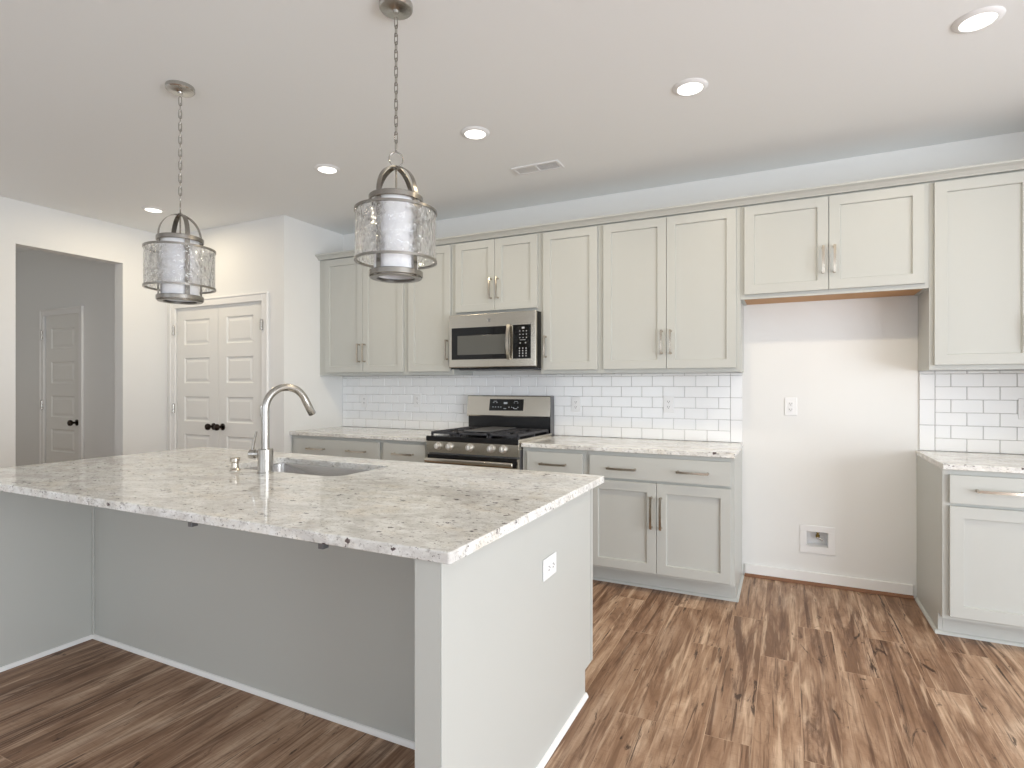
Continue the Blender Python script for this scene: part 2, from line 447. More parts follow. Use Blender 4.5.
lf = obj('door_leaf', panel_leaf(MB(), HD0+.004, HD1-.004, .008, 2.043, YH+.008, [(HD0+.108, HD1-.128, p, q) for p, q in
        [(.27, .50), (.622, .856), (.982, 1.204), (1.333, 1.558), (1.695, 1.908)]]), 'door', d2)
knob(lf, -5.195, .935, YH+.008)
for hz in (.3, 1.105, 1.84): hinge(d2, HD0-.004, hz, YH-.026)

# baseboards
def baseboard(name, pieces, shoe=None):
    r = sroot(name); f = MB()
    for p in pieces: f.box(*p, 0, .082, .003)
    obj('board', f, 'trim', r)
    if shoe:
        g = MB()
        for (x0, x1, y) in shoe:
            g.prism([(y, .001), (y-.018, .001), (y-.0165, .008), (y-.012, .014), (y-.006, .018), (y, .019)], 'X', x0, x1)
        obj('shoe_moulding', g, 'shoewood', r)
    return r
baseboard('baseboard_back', [(1.012, 1.972, -.014, -.0005)], [(1.012, 1.972, -.0145)])
baseboard('baseboard_left', [(XL+.0005, XL+.014, YF+.02, OY0), (XL+.0005, XL+.014, OY1, YP-.03)])
baseboard('baseboard_hall', [(HX0+.01, HD0-.065, YH-.014, YH-.0005), (HD1+.065, XL-.13, YH-.014, YH-.0005)])

# ------------------------------------------------------------------ cabinetry
FR = -0.305      # face frame of the wall cabinets
DF = 0.020       # door thickness
def shaker(mb, x0, x1, z0, z1, yf, th=DF, st=.058, rec=.012, ch=.003):
    b = mb.bm
    def q(pts): b.faces.new([b.verts.new(p) for p in pts])
    e = .0018
    def ring(i, y): return [(x0+i, y, z0+i), (x1-i, y, z0+i), (x1-i, y, z1-i), (x0+i, y, z1-i)]
    seq = [ring(0, yf+th), ring(0, yf+e), ring(e, yf), ring(st, yf), ring(st+ch, yf+rec)]
    for A, C in zip(seq, seq[1:]):
        for k in range(4): q([A[k], A[(k+1) % 4], C[(k+1) % 4], C[k]])
    q(seq[-1]); q(seq[0][::-1])
    return mb
def slab(mb, x0, x1, z0, z1, yf, th=DF):
    mb.box(x0, x1, yf, yf+th, z0, z1, .002); return mb
def pull(parent, x, z, y, vertical=True, L=.165):
    """slim bow pull standing off the face at y"""
    n = 14; pts = []
    for i in range(n+1):
        t = -1+2*i/n
        pts.append((t*L/2, -.031-.007*(1-t*t)))
    f = MB(); h = L/2-.008
    if vertical:
        f.tube([(x, y+b, z+a) for a, b in pts], 0, flat=(.0135, .007), up=(0, 1, 0))
        for s in (-1, 1): f.lathe([(.0085, .0005), (.006, .008), (.0055, .030)], (x, y, z+s*h), (0, -1, 0), 12)
    else:
        f.tube([(x+a, y+b, z) for a, b in pts], 0, flat=(.0135, .007), up=(0, 1, 0))
        for s in (-1, 1): f.lathe([(.0085, .0005), (.006, .008), (.0055, .030)], (x+s*h, y, z), (0, -1, 0), 12)
    return obj('handle', f, 'nickel', parent, True)

UT, UB = 2.464, 1.400
def wall_cabinet(label, x0, x1, z0, doors, hz, bottom='cab'):
    """doors: list of (x0, x1, handle x)"""
    r = thing('wall_cabinet', label, 'cabinet', ((x0+x1)/2, 0, z0), 'wall cabinets over the counters')
    g = .0006
    c = MB()
    c.box(x0+g, x1-g, FR+.018, -.001, z0+.012, UT)          # box behind the frame
    c.box(x0+g, x0+.019, FR+.018, -.001, z0, z0+.012); c.box(x1-.019, x1-g, FR+.018, -.001, z0, z0+.012)
    c.box(x0+g, x1-g, FR, FR+.018, z0, UT)                  # face frame
    obj('carcass', c, 'cab', r)
    if bottom != 'cab':
        obj('bottom_panel', MB().box(x0+.02, x1-.02, FR+.019, -.002, z0+.004, z0+.0115), bottom, r)
    dz0, dz1 = z0+.027, 2.453
    for (a, b, hx) in doors:
        d = obj('door', shaker(MB(), a, b, dz0, dz1, FR-DF-.002), 'cab', r)
        if hx is not None: pull(d, hx, hz, FR-DF-.002)
    return r
wall_cabinet('grey two-door wall cabinet in the left corner of the run, beside the white wall end', -2.613, -1.627, UB,
             [(-2.535, -2.0935, -2.122), (-2.0905, -1.654, -2.062)], 1.597)
wall_cabinet('narrow single-door wall cabinet to the left of the microwave', -1.627, -1.160, UB, [(-1.599, -1.183, -1.208)], 1.600)
wall_cabinet('short two-door wall cabinet directly above the microwave', -1.160, -.391, 1.870,
             [(-1.134, -.7765, -.805), (-.7735, -.414, -.745)], 2.068)
wall_cabinet('narrow single-door wall cabinet to the right of the microwave', -.391, .074, UB, [(-.367, .052, -.343)], 1.600)
wall_cabinet('tall two-door wall cabinet beside the empty refrigerator space', .074, 1.004, UB,
             [(.097, .5365, .508), (.5395, .979, .568)], 1.605)
wall_cabinet('short two-door wall cabinet with bare wood underside above the refrigerator space', 1.004, 1.996, 1.865,
             [(1.026, 1.4965, 1.468), (1.4995, 1.974, 1.528)], 2.07, 'ply')
wall_cabinet('tall wall cabinet at the right end, past the refrigerator space', 1.996, 2.925, UB,
             [(2.017, 2.458, 2.430), (2.461, 2.902, 2.490)], 1.600)
cr = MB().prism([(-.001, UT+.001), (FR-.020, UT+.001), (FR-.024, UT+.008), (FR-.040, UT+.024), (FR-.060, UT+.034), (FR-.060, UT+.044), (-.001, UT+.044)],
                'X', XRET+.001, 2.925)
tag(obj('crown_moulding', cr, 'cab'), 'long grey crown moulding running along the tops of the wall cabinets', 'moulding')

BF, BD = -.633, -.655     # base face frame and door fronts
def base_cabinet(label, x0, x1, cells, side=None):
    """cells: list of ('drawer'|'door', x0, x1, z0, z1, [(handle x, z, vertical)])"""
    r = thing('base_cabinet', label, 'cabinet', ((x0+x1)/2, 0, 0), 'base cabinets under the counters')
    c = MB(); g = .0006
    c.box(x0+g, x1-g, BF, -.001, .115, .8835)
    lo = x0+(.02 if side == 'L' else 0); hi = x1-(.02 if side == 'R' else 0)
    if side: c.box(x0+g if side == 'L' else hi, lo if side == 'L' else x1-g, -.54, -.001, .0005, .115)
    obj('carcass', c, 'cab', r)
    obj('toe_kick', MB().box(lo+g, hi-g, -.54, -.52, .0005, .1145), 'cab', r)
    s = MB()
    def shoe(y): return [(y, .001), (y-.014, .001), (y-.0125, .008), (y-.008, .014), (y, .018)]
    ex0 = x0-.014 if side == 'L' else x0+g; ex1 = x1+.014 if side == 'R' else x1-g
    s.prism(shoe(-.5405), 'X', ex0, ex1)
    if side == 'R': s.prism([(x1+.0005+a*1.0, b) for a, b in ((0, .001), (.014, .001), (.0125, .008), (.008, .014), (0, .018))], 'Y', -.5405, -.034)
    if side == 'L': s.prism([(x0-.0005-a*1.0, b) for a, b in ((0, .001), (.014, .001), (.0125, .008), (.008, .014), (0, .018))], 'Y', -.5405, -.034)
    obj('shoe_moulding', s, 'cab', r)
    for k, a, b, z0, z1, hs in cells:
        d = obj(k, slab(MB(), a, b, z0, z1, BD) if k == 'drawer' else shaker(MB(), a, b, z0, z1, BD), 'cab', r)
        for hx, hz, v in hs: pull(d, hx, hz, BD, v, .19 if not v else .20)
    return r
DRZ = (.713, .857); DOZ = (.134, .698)
base_cabinet('grey base cabinet in the left corner with a wide two-handled drawer', -2.612, -1.618,
    [('drawer', -2.568, -1.640, *DRZ, [(-2.300, .778, False), (-1.862, .778, False)]),
     ('door', -2.568, -2.1065, *DOZ, [(-2.135, .53, True)]), ('door', -2.1035, -1.640, *DOZ, [(-2.075, .53, True)])])
base_cabinet('narrow base cabinet directly left of the gas range', -1.618, -1.170,
    [('drawer', -1.598, -1.196, *DRZ, [(-1.397, .78, False)]), ('door', -1.598, -1.196, *DOZ, [(-1.225, .53, True)])])
base_cabinet('narrow base cabinet directly right of the gas range', -.390, .078,
    [('drawer', -.350, .053, *DRZ, [(-.152, .778, False)]), ('door', -.350, .053, *DOZ, [(-.32, .53, True)])])
base_cabinet('wide two-door base cabinet beside the empty refrigerator space', .078, .994,
    [('drawer', .103, .974, *DRZ, [(.318, .778, False), (.757, .782, False)]),
     ('door', .103, .537, *DOZ, [(.508, .517, True)]), ('door', .540, .974, *DOZ, [(.567, .517, True)])], 'R')
base_cabinet('base cabinet at the right end, past the refrigerator space', 1.990, 2.925,
    [('drawer', 2.017, 2.898, *DRZ, [(2.215, .785, False), (2.68, .785, False)]),
     ('door', 2.017, 2.456, *DOZ, [(2.428, .517, True)]), ('door', 2.459, 2.898, *DOZ, [(2.487, .517, True)])], 'L')

# ------------------------------------------------------------------ stone tops
def rrect(x0, x1, y0, y1, r, n=6):
    r4 = r if isinstance(r, (list, tuple)) else (r,)*4
    out = []
    for (cx, cy, a0, rr) in ((x0, y0, PI, r4[0]), (x1, y0, 1.5*PI, r4[1]), (x1, y1, 0, r4[2]), (x0, y1, .5*PI, r4[3])):
        rr = max(rr, 1e-4)
        ox = cx+rr if cx == x0 else cx-rr; oy = cy+rr if cy == y0 else cy-rr
        for i in range(n+1):
            a = a0+i*(PI/2)/n; out.append((ox+rr*math.cos(a), oy+rr*math.sin(a)))
    return out
def slab_top(x0, x1, y0, y1, z0, z1, r=.004, hole=None, ease=.004):
    mb = MB(); b = mb.bm
    def grow(rect, d, rr):
        return rrect(rect[0]-d, rect[1]+d, rect[2]-d, rect[3]+d, [max(q+d, .0005) for q in rr])
    rr = r if isinstance(r, (list, tuple)) else (r,)*4
    def loop(pts, z): return [b.verts.new((p[0], p[1], z)) for p in pts]
    O = [loop(grow((x0, x1, y0, y1), d, rr), z) for d, z in ((-ease*.5, z0), (0, z0+ease*.5), (0, z1-ease), (-ease*.3, z1-ease*.3), (-ease, z1))]
    def strip(A, C, flip=False):
        n = len(A)
        for i in range(n):
            f = (A[i], A[(i+1) % n], C[(i+1) % n], C[i]); b.faces.new(f[::-1] if flip else f)
    for A, C in zip(O, O[1:]): strip(A, C)
    def cap(outer, inner, up):
        if inner is None:
            b.faces.new(outer if up else outer[::-1]); return
        polys = [[v.co.copy() for v in outer], [v.co.copy() for v in inner]]; allv = outer+inner
        for t in geometry.tessellate_polygon(polys):
            vs_ = [allv[i] for i in t]
            n = (vs_[1].co-vs_[0].co).cross(vs_[2].co-vs_[0].co).z
            if (n > 0) != up: vs_.reverse()
            b.faces.new(vs_)
    if hole:
        hx0, hx1, hy0, hy1, hr = hole
        H = [loop(grow((hx0, hx1, hy0, hy1), d, hr), z) for d, z in ((0, z0), (0, z1-.003), (.003, z1))]
        for A, C in zip(H, H[1:]): strip(A, C, True)
        cap(O[-1], H[-1], True); cap(O[0], H[0], False)
    else:
        cap(O[-1], None, True); cap(O[0], None, False)
    return mb
CB, CT = .884, .914
tag(obj('countertop', slab_top(XRET+.001, -1.168, -.664, -.001, CB, CT), 'granite'),
    'speckled granite countertop left of the gas range', 'countertop', 'granite countertops along the back wall')
tag(obj('countertop', slab_top(-.392, .998, -.664, -.001, CB, CT), 'granite'),
    'speckled granite countertop between the gas range and the refrigerator space', 'countertop', 'granite countertops along the back wall')
tag(obj('countertop', slab_top(1.986, 2.94, -.664, -.001, CB, CT), 'granite'),
    'speckled granite countertop at the right end, past the refrigerator space', 'countertop', 'granite countertops along the back wall')
SX0, SX1, SY0, SY1 = -1.25, -.492, -2.345, -1.962
SR = (.075, .075, .03, .03)
tag(obj('island_countertop', slab_top(-2.143, .546, -3.066, -1.793, CB, CT, .010, (SX0, SX1, SY0, SY1, SR)), 'granite'),
    'large polished granite island countertop with an undermount sink cutout', 'countertop')

# sink
def basin():
    mb = MB(); b = mb.bm
    def lp(d, z, rr): return [b.verts.new((p[0], p[1], z)) for p in rrect(SX0-d, SX1+d, SY0-d, SY1+d, [max(q+d+rr, .01) for q in SR])]
    L = [lp(.028, CB-.0005, 0), lp(.004, CB-.0005, 0), lp(.002, CB-.008, 0), lp(-.006, CB-.19, .01), lp(-.02, CB-.212, .02), lp(-.05, CB-.218, .02)]
    for A, C in zip(L, L[1:]):
        n = len(A)
        for i in range(n): b.faces.new((A[i], A[(i+1) % n], C[(i+1) % n], C[i]))
    b.faces.new(L[-1])
    bmesh.ops.recalc_face_normals(b, faces=b.faces[:])
    return mb
sk = thing('sink', 'stainless steel undermount sink set in the island countertop', 'sink', ((SX0+SX1)/2, (SY0+SY1)/2, CB-.218))
obj('bowl', basin(), 'sink', sk, True)
obj('drain', MB().lathe([(.045, 0), (.045, .003), (.035, .004), (.03, .001), (0, .001)], ((SX0+SX1)/2, (SY0+SY1)/2, CB-.2178), (0, 0, 1), 24), 'chrome', sk, True)

# faucet
FX, FY = -.866, -2.396
fa = thing('faucet', 'brushed nickel gooseneck kitchen faucet standing on the island countertop', 'faucet', (FX, FY, CT))
obj('base', MB().lathe([(.036, .0005), (.036, .004), (.0335, .006), (.0335, .108), (.030, .111), (0, .111)], (FX, FY, CT), (0, 0, 1), 32), 'chrome', fa, True)
tipd = Vector((.062, .22)).normalized(); R = .100; zs = 1.204
pts = [(FX, FY, CT+.111), (FX, FY, zs)]
for i in range(1, 25):
    a = PI - i/24*math.radians(155)
    u = R+R*math.cos(a); pts.append((FX+tipd.x*u, FY+tipd.y*u, zs+R*math.sin(a)))
obj('spout', MB().tube(pts, .0172, 20), 'chrome', fa, True)
p = Vector(pts[-1]); dirv = (p-Vector(pts[-2])).normalized()
obj('spray_head', MB().lathe([(.0175, 0), (.0180, .004), (.0180, .080), (.016, .084), (.0, .084)], p, dirv, 24), 'chrome', fa, True)
hd = Vector((-.92, -.38, 0)).normalized()
hb = Vector((FX, FY, 1.000))+hd*.030
hn = obj('handle', MB().lathe([(.016, 0), (.016, .014), (.021, .018), (.021, .040), (.017, .044), (0, .044)], hb, hd, 24), 'chrome', fa, True)
lv = hb+hd*.030+Vector((0, 0, .018))
obj('lever', MB().tube([lv, lv+Vector((hd.x*-.005, hd.y*-.005, .03)), lv+Vector((.020, .004, .085))], [.0065, .006, .0045], 12), 'chrome', hn, True)
obj('soap_dispenser', MB(), 'chrome') if False else None
sd = MB().lathe([(.024, .0005), (.024, .004), (.017, .010), (.0155, .016), (.0155, .038), (.022, .043), (.022, .058), (.0195, .061), (0, .061)], (-1.056, -2.405, CT), (0, 0, 1), 28)
tag(obj('soap_dispenser', sd, 'nickel', None, True, (-1.056, -2.405, CT)), 'short round nickel dispenser cap standing left of the faucet', 'soap dispenser')

# ------------------------------------------------------------------ island body
IX0, IX1, IYF, IYB, IK = -2.075, .506, -3.048, -1.852, -2.528
WX = -1.975     # inner face of the far wing
isl = thing('kitchen_island', 'pale grey kitchen island base with a recessed seating side', 'kitchen island', ((IX0+IX1)/2, (IYF+IYB)/2, 0))
f = MB()
side = [(IYF, .0005), (-1.945, .0005), (-1.945, .115), (IYB, .115), (IYB, CB-.0005), (IYF, CB-.0005)]
f.prism(side, 'X', IX1-.019, IX1).prism(side, 'X', .430, .449)
f.box(.449, IX1-.019, IYF, IYF+.019, .0005, CB-.0005)
f.box(IX1, IX1+.004, IYF+.0005, IYF+.020, .019, CB-.001, .0015).box(IX1, IX1+.004, IYB-.019, IYB-.0005, .12, CB-.001, .0015)
obj('end_panel', f, 'cab', isl)
f = MB().prism(side, 'X', IX0, IX0+.019).prism(side, 'X', WX-.019, WX)
f.box(IX0+.019, WX-.019, IYF, IYF+.019, .0005, CB-.0005)
obj('end_panel', f, 'cab', isl)
f = MB().box(WX+.0005, .4295, IK, IK+.019, .0005, CB-.0005)
f.box(WX+.0005, WX+.012, IK-.010, IK, .019, CB-.001, .002)
obj('back_panel', f, 'cab', isl)
s = MB()
q = lambda y, sgn: [(y, .001), (y+sgn*.013, .001), (y+sgn*.0115, .008), (y+sgn*.006, .018), (y, .020)]
s.prism(q(IK-.0005, -1), 'X', WX+.0005, .4295)
s.prism(q(WX+.0005, 1), 'Y', IYF, IK-.0005)
s.prism(q(IX1+.0005, 1), 'Y', IYF-.0, -1.940)
obj('shoe_moulding', s, 'trim', isl)
# cabinet boxes and fronts on the working side
f = MB().box(WX+.001, -1.30, IK+.020, -1.885, .115, CB-.001).box(-.44, .4295, IK+.020, -1.885, .115, CB-.001)
f.box(-1.30, -.44, -1.905, -1.885, .115, CB-.001).box(-1.30, -.44, IK+.020, -1.905, .115, .14)
f.box(WX+.001, .4295, -1.965, -1.945, .0005, .114)
obj('carcass', f, 'cab', isl)
def back_front(a, b, z0, z1, name):
    mb = MB()
    if name == 'drawer': mb.box(a, b, -1.884, -1.864, z0, z1, .002)
    else:
        mb = shaker(MB(), a, b, z0, z1, 0)
        bmesh.ops.transform(mb.bm, matrix=Matrix.Translation((a+b, -1.864, 0)) @ Matrix.Rotation(PI, 4, 'Z'), verts=mb.bm.verts[:])
    obj(name, mb, 'cab', isl)
for a, b in ((-1.95, -1.62), (-1.61, -1.31), (-1.29, -.875), (-.87, -.45), (-.43, .0), (.01, .40)):
    back_front(a, b, .142, .693, 'door'); back_front(a, b, .706, .856, 'drawer')
for bx in (-.455, .098):
    f = MB().box(bx-.025, bx+.025, -3.050, IK-.0105, CB-.0065, CB-.0005, .001).box(bx+.012, bx+.030, -3.052, -3.030, CB-.020, CB-.0005, .001)
    f.box(bx-.025, bx+.025, IK-.0105, IK-.0005, CB-.12, CB-.0005, .001)
    obj('support_bracket', f, 'greysteel', isl)

# ------------------------------------------------------------------ backsplash tiles
ROW0, RP, TW, TH = .9165, .0778, .1545, .0755
def backsplash(label, x0, x1, trim_at, start, lo, hi, parity):
    r = thing('tile_backsplash', label, 'backsplash', ((x0+x1)/2, 0, lo), 'white subway tile backsplashes')
    obj('grout', MB().box(x0, x1, -.0065, -.0008, lo, hi), 'grout', r)
    t = MB(); gj = .0026
    def tile(a, b, c, d):
        if b-a < .006 or d-c < .006: return
        t.box(a, b, -.0115, -.006, c, d, .0022, 1)
    k = 0; z = lo
    while z < hi-.004:
        zt = min(z+TH, hi)
        shift = TW/2 if (k % 2) == parity else 0
        # run away from the trim column
        if trim_at == 'R':
            xe = start
            w = TW-shift if shift else TW
            while xe > x0+.004:
                tile(max(xe-w+gj, x0), xe, z, zt); xe -= w; w = TW
        else:
            xe = start
            w = TW-shift if shift else TW
            while xe < x1-.004:
                tile(xe, min(xe+w-gj, x1), z, zt); xe += w; w = TW
        z += RP; k += 1
    # upright trim column
    a, b = (start+gj, x1) if trim_at == 'R' else (x0, start-gj)
    z = lo
    while z < hi-.004:
        tile(a, b, z, min(z+2*RP-gj, hi)); z += 2*RP
    obj('tiles', t, 'tile', r)
    return r
backsplash('white subway tile backsplash behind the gas range, from the left corner to the refrigerator space', XRET+.001, .994, 'R', .916, ROW0, 1.3995, 1)
backsplash('white subway tile backsplash at the right end above the last countertop', 2.003, 2.94, 'L', 2.082, ROW0, 1.3995, 1)

# ------------------------------------------------------------------ outlets
def outlet_parts(r, horizontal=False, kind='duplex'):
    """facing -Y at the origin of r"""
    X, Y, Z = r.location
    w, h = (.060, .0375) if horizontal else (.0375, .060)
    obj('cover_plate', MB().box(X-w, X+w, Y-.006, Y-.0003, Z-h, Z+h, .003), 'plastic', r)
    for s in (-1, 1):
        cx, cz = (X+s*.0195, Z) if horizontal else (X, Z+s*.0195)
        f = MB().box(cx-.0145, cx+.0145, Y-.0085, Y-.005, cz-.014, cz+.014, .005 if False else .0012)
        rc = obj('receptacle', f, 'plastic', r)
        g = MB()
        if horizontal:
            g.box(cx-.002, cx+.002, 0, 0, 0, 0) if False else None
            for zz in (-.0065, .0065): g.box(cx-.0045, cx+.0045, Y-.0090, Y-.0080, cz+zz-.0012, cz+zz+.0012)
            g.lathe([(.0026, 0), (.0026, .0008), (0, .0008)], (cx+.0085, Y-.0082, cz), (0, -1, 0), 10)
        else:
            for xx in (-.0065, .0065): g.box(cx+xx-.0012, cx+xx+.0012, Y-.0090, Y-.0080, cz-.0035, cz+.0055)
            g.lathe([(.0026, 0), (.0026, .0008), (0, .0008)], (cx, Y-.0082, cz-.0088), (0, -1, 0), 10)
        obj('slots', g, 'slot', rc)
TY = -.0118
OG = 'white wall outlets'
o1 = thing('wall_outlet', 'white wall outlet on bare painted wall in the refrigerator space', 'outlet', (1.2955, -.0002, 1.171), OG)
outlet_parts(o1)
dup(o1, (-2.335, TY, 1.166), 'white outlet on the tiles under the leftmost wall cabinet')
dup(o1, (-1.722, TY, 1.178), 'white outlet on the tiles just left of the gas range')
dup(o1, (-.217, TY, 1.163), 'white outlet on the tiles just right of the gas range')
dup(o1, (.4965, TY, 1.175), 'white outlet on the tiles above the wide two-door base cabinet')
dup(o1, (2.508, TY, 1.178), 'white outlet on the tiles above the right-end countertop')
oi = thing('island_outlet', 'white sideways outlet on the end panel of the kitchen island', 'outlet', (0, 0, 0), OG)
outlet_parts(oi, True)
oi.location = (IX1+.0002, -2.347, .668); oi.rotation_euler = (0, 0, PI/2)

# ice-maker water box, recessed look
WXc, WZc = 1.4525, .2965
wbx = thing('water_supply_box', 'white square water supply box low on the refrigerator space wall', 'water box', (WXc, 0, WZc))
f = MB(); a, c = .102, .0905
for (x0, x1, z0, z1) in ((WXc-a, WXc+a, BZ1, WZc+c), (WXc-a, WXc+a, WZc-c, BZ0), (WXc-a, BX0, BZ0, BZ1), (BX1, WXc+a, BZ0, BZ1)):
    f.box(x0, x1, -.007, -.0004, z0, z1, .0012)
obj('flange', f, 'plastic', wbx)
f = MB(); e = .0006; w = .002
f.box(BX0+e, BX1-e, .068, .071, BZ0+e, BZ1-e)
f.box(BX0+e, BX0+e+w, -.005, .068, BZ0+e, BZ1-e).box(BX1-e-w, BX1-e, -.005, .068, BZ0+e, BZ1-e)
f.box(BX0+e+w, BX1-e-w, -.005, .068, BZ0+e, BZ0+e+w).box(BX0+e+w, BX1-e-w, -.005, .068, BZ1-e-w, BZ1-e)
obj('recess', f, 'plastic', wbx)
vx, vy, vz = 1.456, .030, BZ1-.0028
obj('valve', MB().lathe([(.011, 0), (.011, .010), (.007, .011), (.007, .022), (.012, .023), (.012, .040), (.008, .041), (.008, .048)], (vx, vy, vz), (0, 0, -1), 16), 'brass', wbx, True)
obj('valve_handle', MB().tube([(vx-.006, vy-.013, vz-.040), (vx+.032, vy-.018, vz-.052)], .006, 12), 'chrome', wbx, True)

# ------------------------------------------------------------------ gas range
RX0, RX1 = -1.162, -.398
rc_ = (RX0+RX1)/2
rg = thing('gas_range', 'stainless steel gas range with black grates between the back counters', 'range', (rc_, -.33, 0))
obj('body', MB().box(RX0, RX1, -.655, -.03, .06, .895, .003).box(RX0+.04, RX1-.04, -.60, -.08, .0005, .06), 'greysteel', rg)
obj('cooktop', MB().box(RX0, RX1, -.690, -.075, .897, .930, .006).box(RX0, RX1, -.697, -.68, .899, .936, .004), 'black', rg)
cp = obj('control_panel', MB().prism([(-.66, .812), (-.694, .814), (-.690, .897), (-.66, .897)], 'X', RX0, RX1), 'steel', rg)
for kx in (-1.054, -.954, -.784, -.609, -.513):
    k = obj('knob', MB().lathe([(.029, .0), (.029, .004), (.0245, .006), (.0235, .024), (.020, .029), (0, .029)], (kx, -.6935, .864), (0, -1, .05), 24)
            .box(kx-.0045, kx+.0045, -.731, -.718, .845, .883, .002), 'knobsteel', rg, True)
od = obj('oven_door', MB().box(RX0+.002, RX1-.002, -.690, -.657, .22, .800, .005), 'steel', rg)
obj('door_glass', MB().box(RX0+.07, RX1-.07, -.6935, -.689, .30, .700, .003), 'blackglass', od)
obj('vent_strip', MB().box(RX0+.012, RX1-.012, -.6915, -.6895, .735, .7985), 'black', od)
hp = [(RX0+.030, -.712, .762), (RX0+.030, -.738, .762), (RX1-.030, -.738, .762), (RX1-.030, -.712, .762)]
h = MB().box(RX0+.02, RX1-.02, -.752, -.734, .746, .779, .007, 3)
for hx in (RX0+.05, RX1-.05): h.box(hx-.012, hx+.012, -.737, -.6895, .752, .773, .003)
obj('handle', h, 'steel', od, True)
obj('cooktop_side', MB().box(RX1-.010, RX1+.0012, -.688, -.080, .860, .9345, .002), 'steel', rg)
obj('storage_drawer', MB().box(RX0+.002, RX1-.002, -.688, -.657, .07, .212, .005), 'steel', rg)
# back guard
obj('riser', MB().box(RX0+.004, RX1-.004, -.074, -.016, .897, 1.075, .002), 'black', rg)
bgd = obj('back_guard', MB().prism([(-.016, 1.058), (-.094, 1.058), (-.096, 1.066), (-.078, 1.222), (-.070, 1.228), (-.016, 1.228)], 'X', RX0, RX1-.006), 'steel', rg)
obj('end_cap', MB().box(RX1-.0055, RX1, -.09, -.016, .90, 1.226, .001), 'greysteel', rg)
sl = (.018)/(1.222-1.066)
def gx(x, z): return (x, -.0965+(z-1.066)*sl, z)
dp = MB()
A = [gx(-.950, 1.104), gx(-.640, 1.108), gx(-.638, 1.200), gx(-.945, 1.200)]
B = [(x, y-.003, z) for x, y, z in A]
dp.quad(*B)
for i in range(4): dp.quad(A[i], A[(i+1) % 4], B[(i+1) % 4], B[i])
ds = obj('display', dp, 'blackglass', rg)
mk = MB()
def mark(x0, x1, z0, z1):
    p = [gx(x0, z0), gx(x1, z0), gx(x1, z1), gx(x0, z1)]; mk.quad(*[(a, b-.0036, c) for a, b, c in p])
mark(-.815, -.782, 1.160, 1.176)
obj('clock_readout', mk, 'mark', ds); mk = MB()
for bx in (-.915, -.725):
    mark(bx, bx+.012, 1.168, 1.172); mark(bx+.030, bx+.042, 1.168, 1.172); mark(bx+.005, bx+.038, 1.180, 1.183)
for bx in (-.918, -.893, -.868, -.845, -.770, -.745, -.69): mark(bx, bx+.009, 1.131, 1.138)
mark(-.815, -.790, 1.121, 1.126); mark(-.722, -.690, 1.121, 1.126); mark(-.728, -.720, 1.125, 1.135)
obj('button_lettering', mk, 'mark', ds)
# burners and grates
for bx, by, br in ((-1.01, -.22, .042), (-1.01, -.52, .05), (-.55, -.22, .038), (-.55, -.52, .052), (-.78, -.37, .045)):
    obj('burner', MB().lathe([(br, .0), (br, .010), (br*.8, .012), (br*.8, .018), (br*.6, .021), (0, .021)], (bx, by, .9305), (0, 0, 1), 24), 'iron', rg, True)
def grate(x0, x1, bars):
    g = MB(); zt = .966; t = .012; y0, y1 = -.655, -.095
    for x in (x0+t/2, x1-t/2): g.box(x-t/2, x+t/2, y0, y1, zt-.016, zt, .003)
    for y in (y0+t/2, (y0+y1)/2, y1-t/2): g.box(x0, x1, y-t/2, y+t/2, zt-.016, zt, .003)
    for i in range(1, bars):
        y = y0+(y1-y0)*i/bars
        for (a, b) in ((x0, x0+(x1-x0)*.33), (x1-(x1-x0)*.33, x1)): g.box(a, b, y-.005, y+.005, zt-.012, zt+.001, .002)
    xm = (x0+x1)/2
    for (a, b) in ((y0, y0+.10), (y0+.19, y1-.19), (y1-.10, y1)): g.box(xm-.005, xm+.005, a, b, zt-.012, zt+.001, .002)
    for x in (x0+t/2, x1-t/2):
        for y in (y0+.01, (y0+y1)/2, y1-.01): g.box(x-.007, x+.007, y-.007, y+.007, .9305, zt-.014)
    return obj('grate', g, 'iron', rg)
grate(-1.145, -.912, 8); grate(-.648, -.415, 8)
g = grate(-.905, -.655, 6)
obj('griddle', MB().box(-.89, -.67, -.60, -.15, .9675, .977, .004), 'greysteel', rg)

# ------------------------------------------------------------------ microwave
MX0, MX1, MZ0, MZ1, MF = -1.142, -.388, 1.452, 1.866, -.412
mw = thing('microwave', 'stainless steel over-the-range microwave mounted above the gas range', 'microwave', ((MX0+MX1)/2, -.2, MZ0))
obj('body', MB().box(MX0+.002, MX1-.002, MF+.032, -.013, MZ0-.012, MZ1, .002), 'black', mw)
dr = obj('door', MB().box(MX0, MX1, MF, MF+.030, MZ0, MZ1, .006), 'steel', mw)
obj('window_frame', MB().box(-1.113, -.618, MF-.003, MF-.0002, 1.514, 1.763, .001), 'blackglass', dr)
obj('window_screen', MB().box(-1.058, -.640, MF-.0042, MF-.0028, 1.551, 1.700, .0004), 'screen', dr)
hp = []
for i in range(15):
    t = -1+2*i/14; hp.append((-.603, MF-.018-.022*(1-t*t), 1.639+t*.128))
hnd = MB().tube(hp, 0, flat=(.024, .012), up=(0, 1, 0))
for zz in (1.512, 1.766): hnd.box(-.613, -.593, MF-.022, MF-.0005, zz-.006, zz+.006, .002)
obj('handle', hnd, 'steel', dr, True)
pn = obj('control_panel', MB().box(-.575, -.428, MF-.003, MF-.0002, 1.512, 1.766, .001), 'blackglass', mw)
mk = MB(); yk_ = MF-.0034
def pm(x0, x1, z0, z1): mk.quad((x0, yk_, z0), (x1, yk_, z0), (x1, yk_, z1), (x0, yk_, z1))
pm(-.500, -.478, 1.735, 1.748)
obj('clock_readout', mk, 'mark', pn); mk = MB()
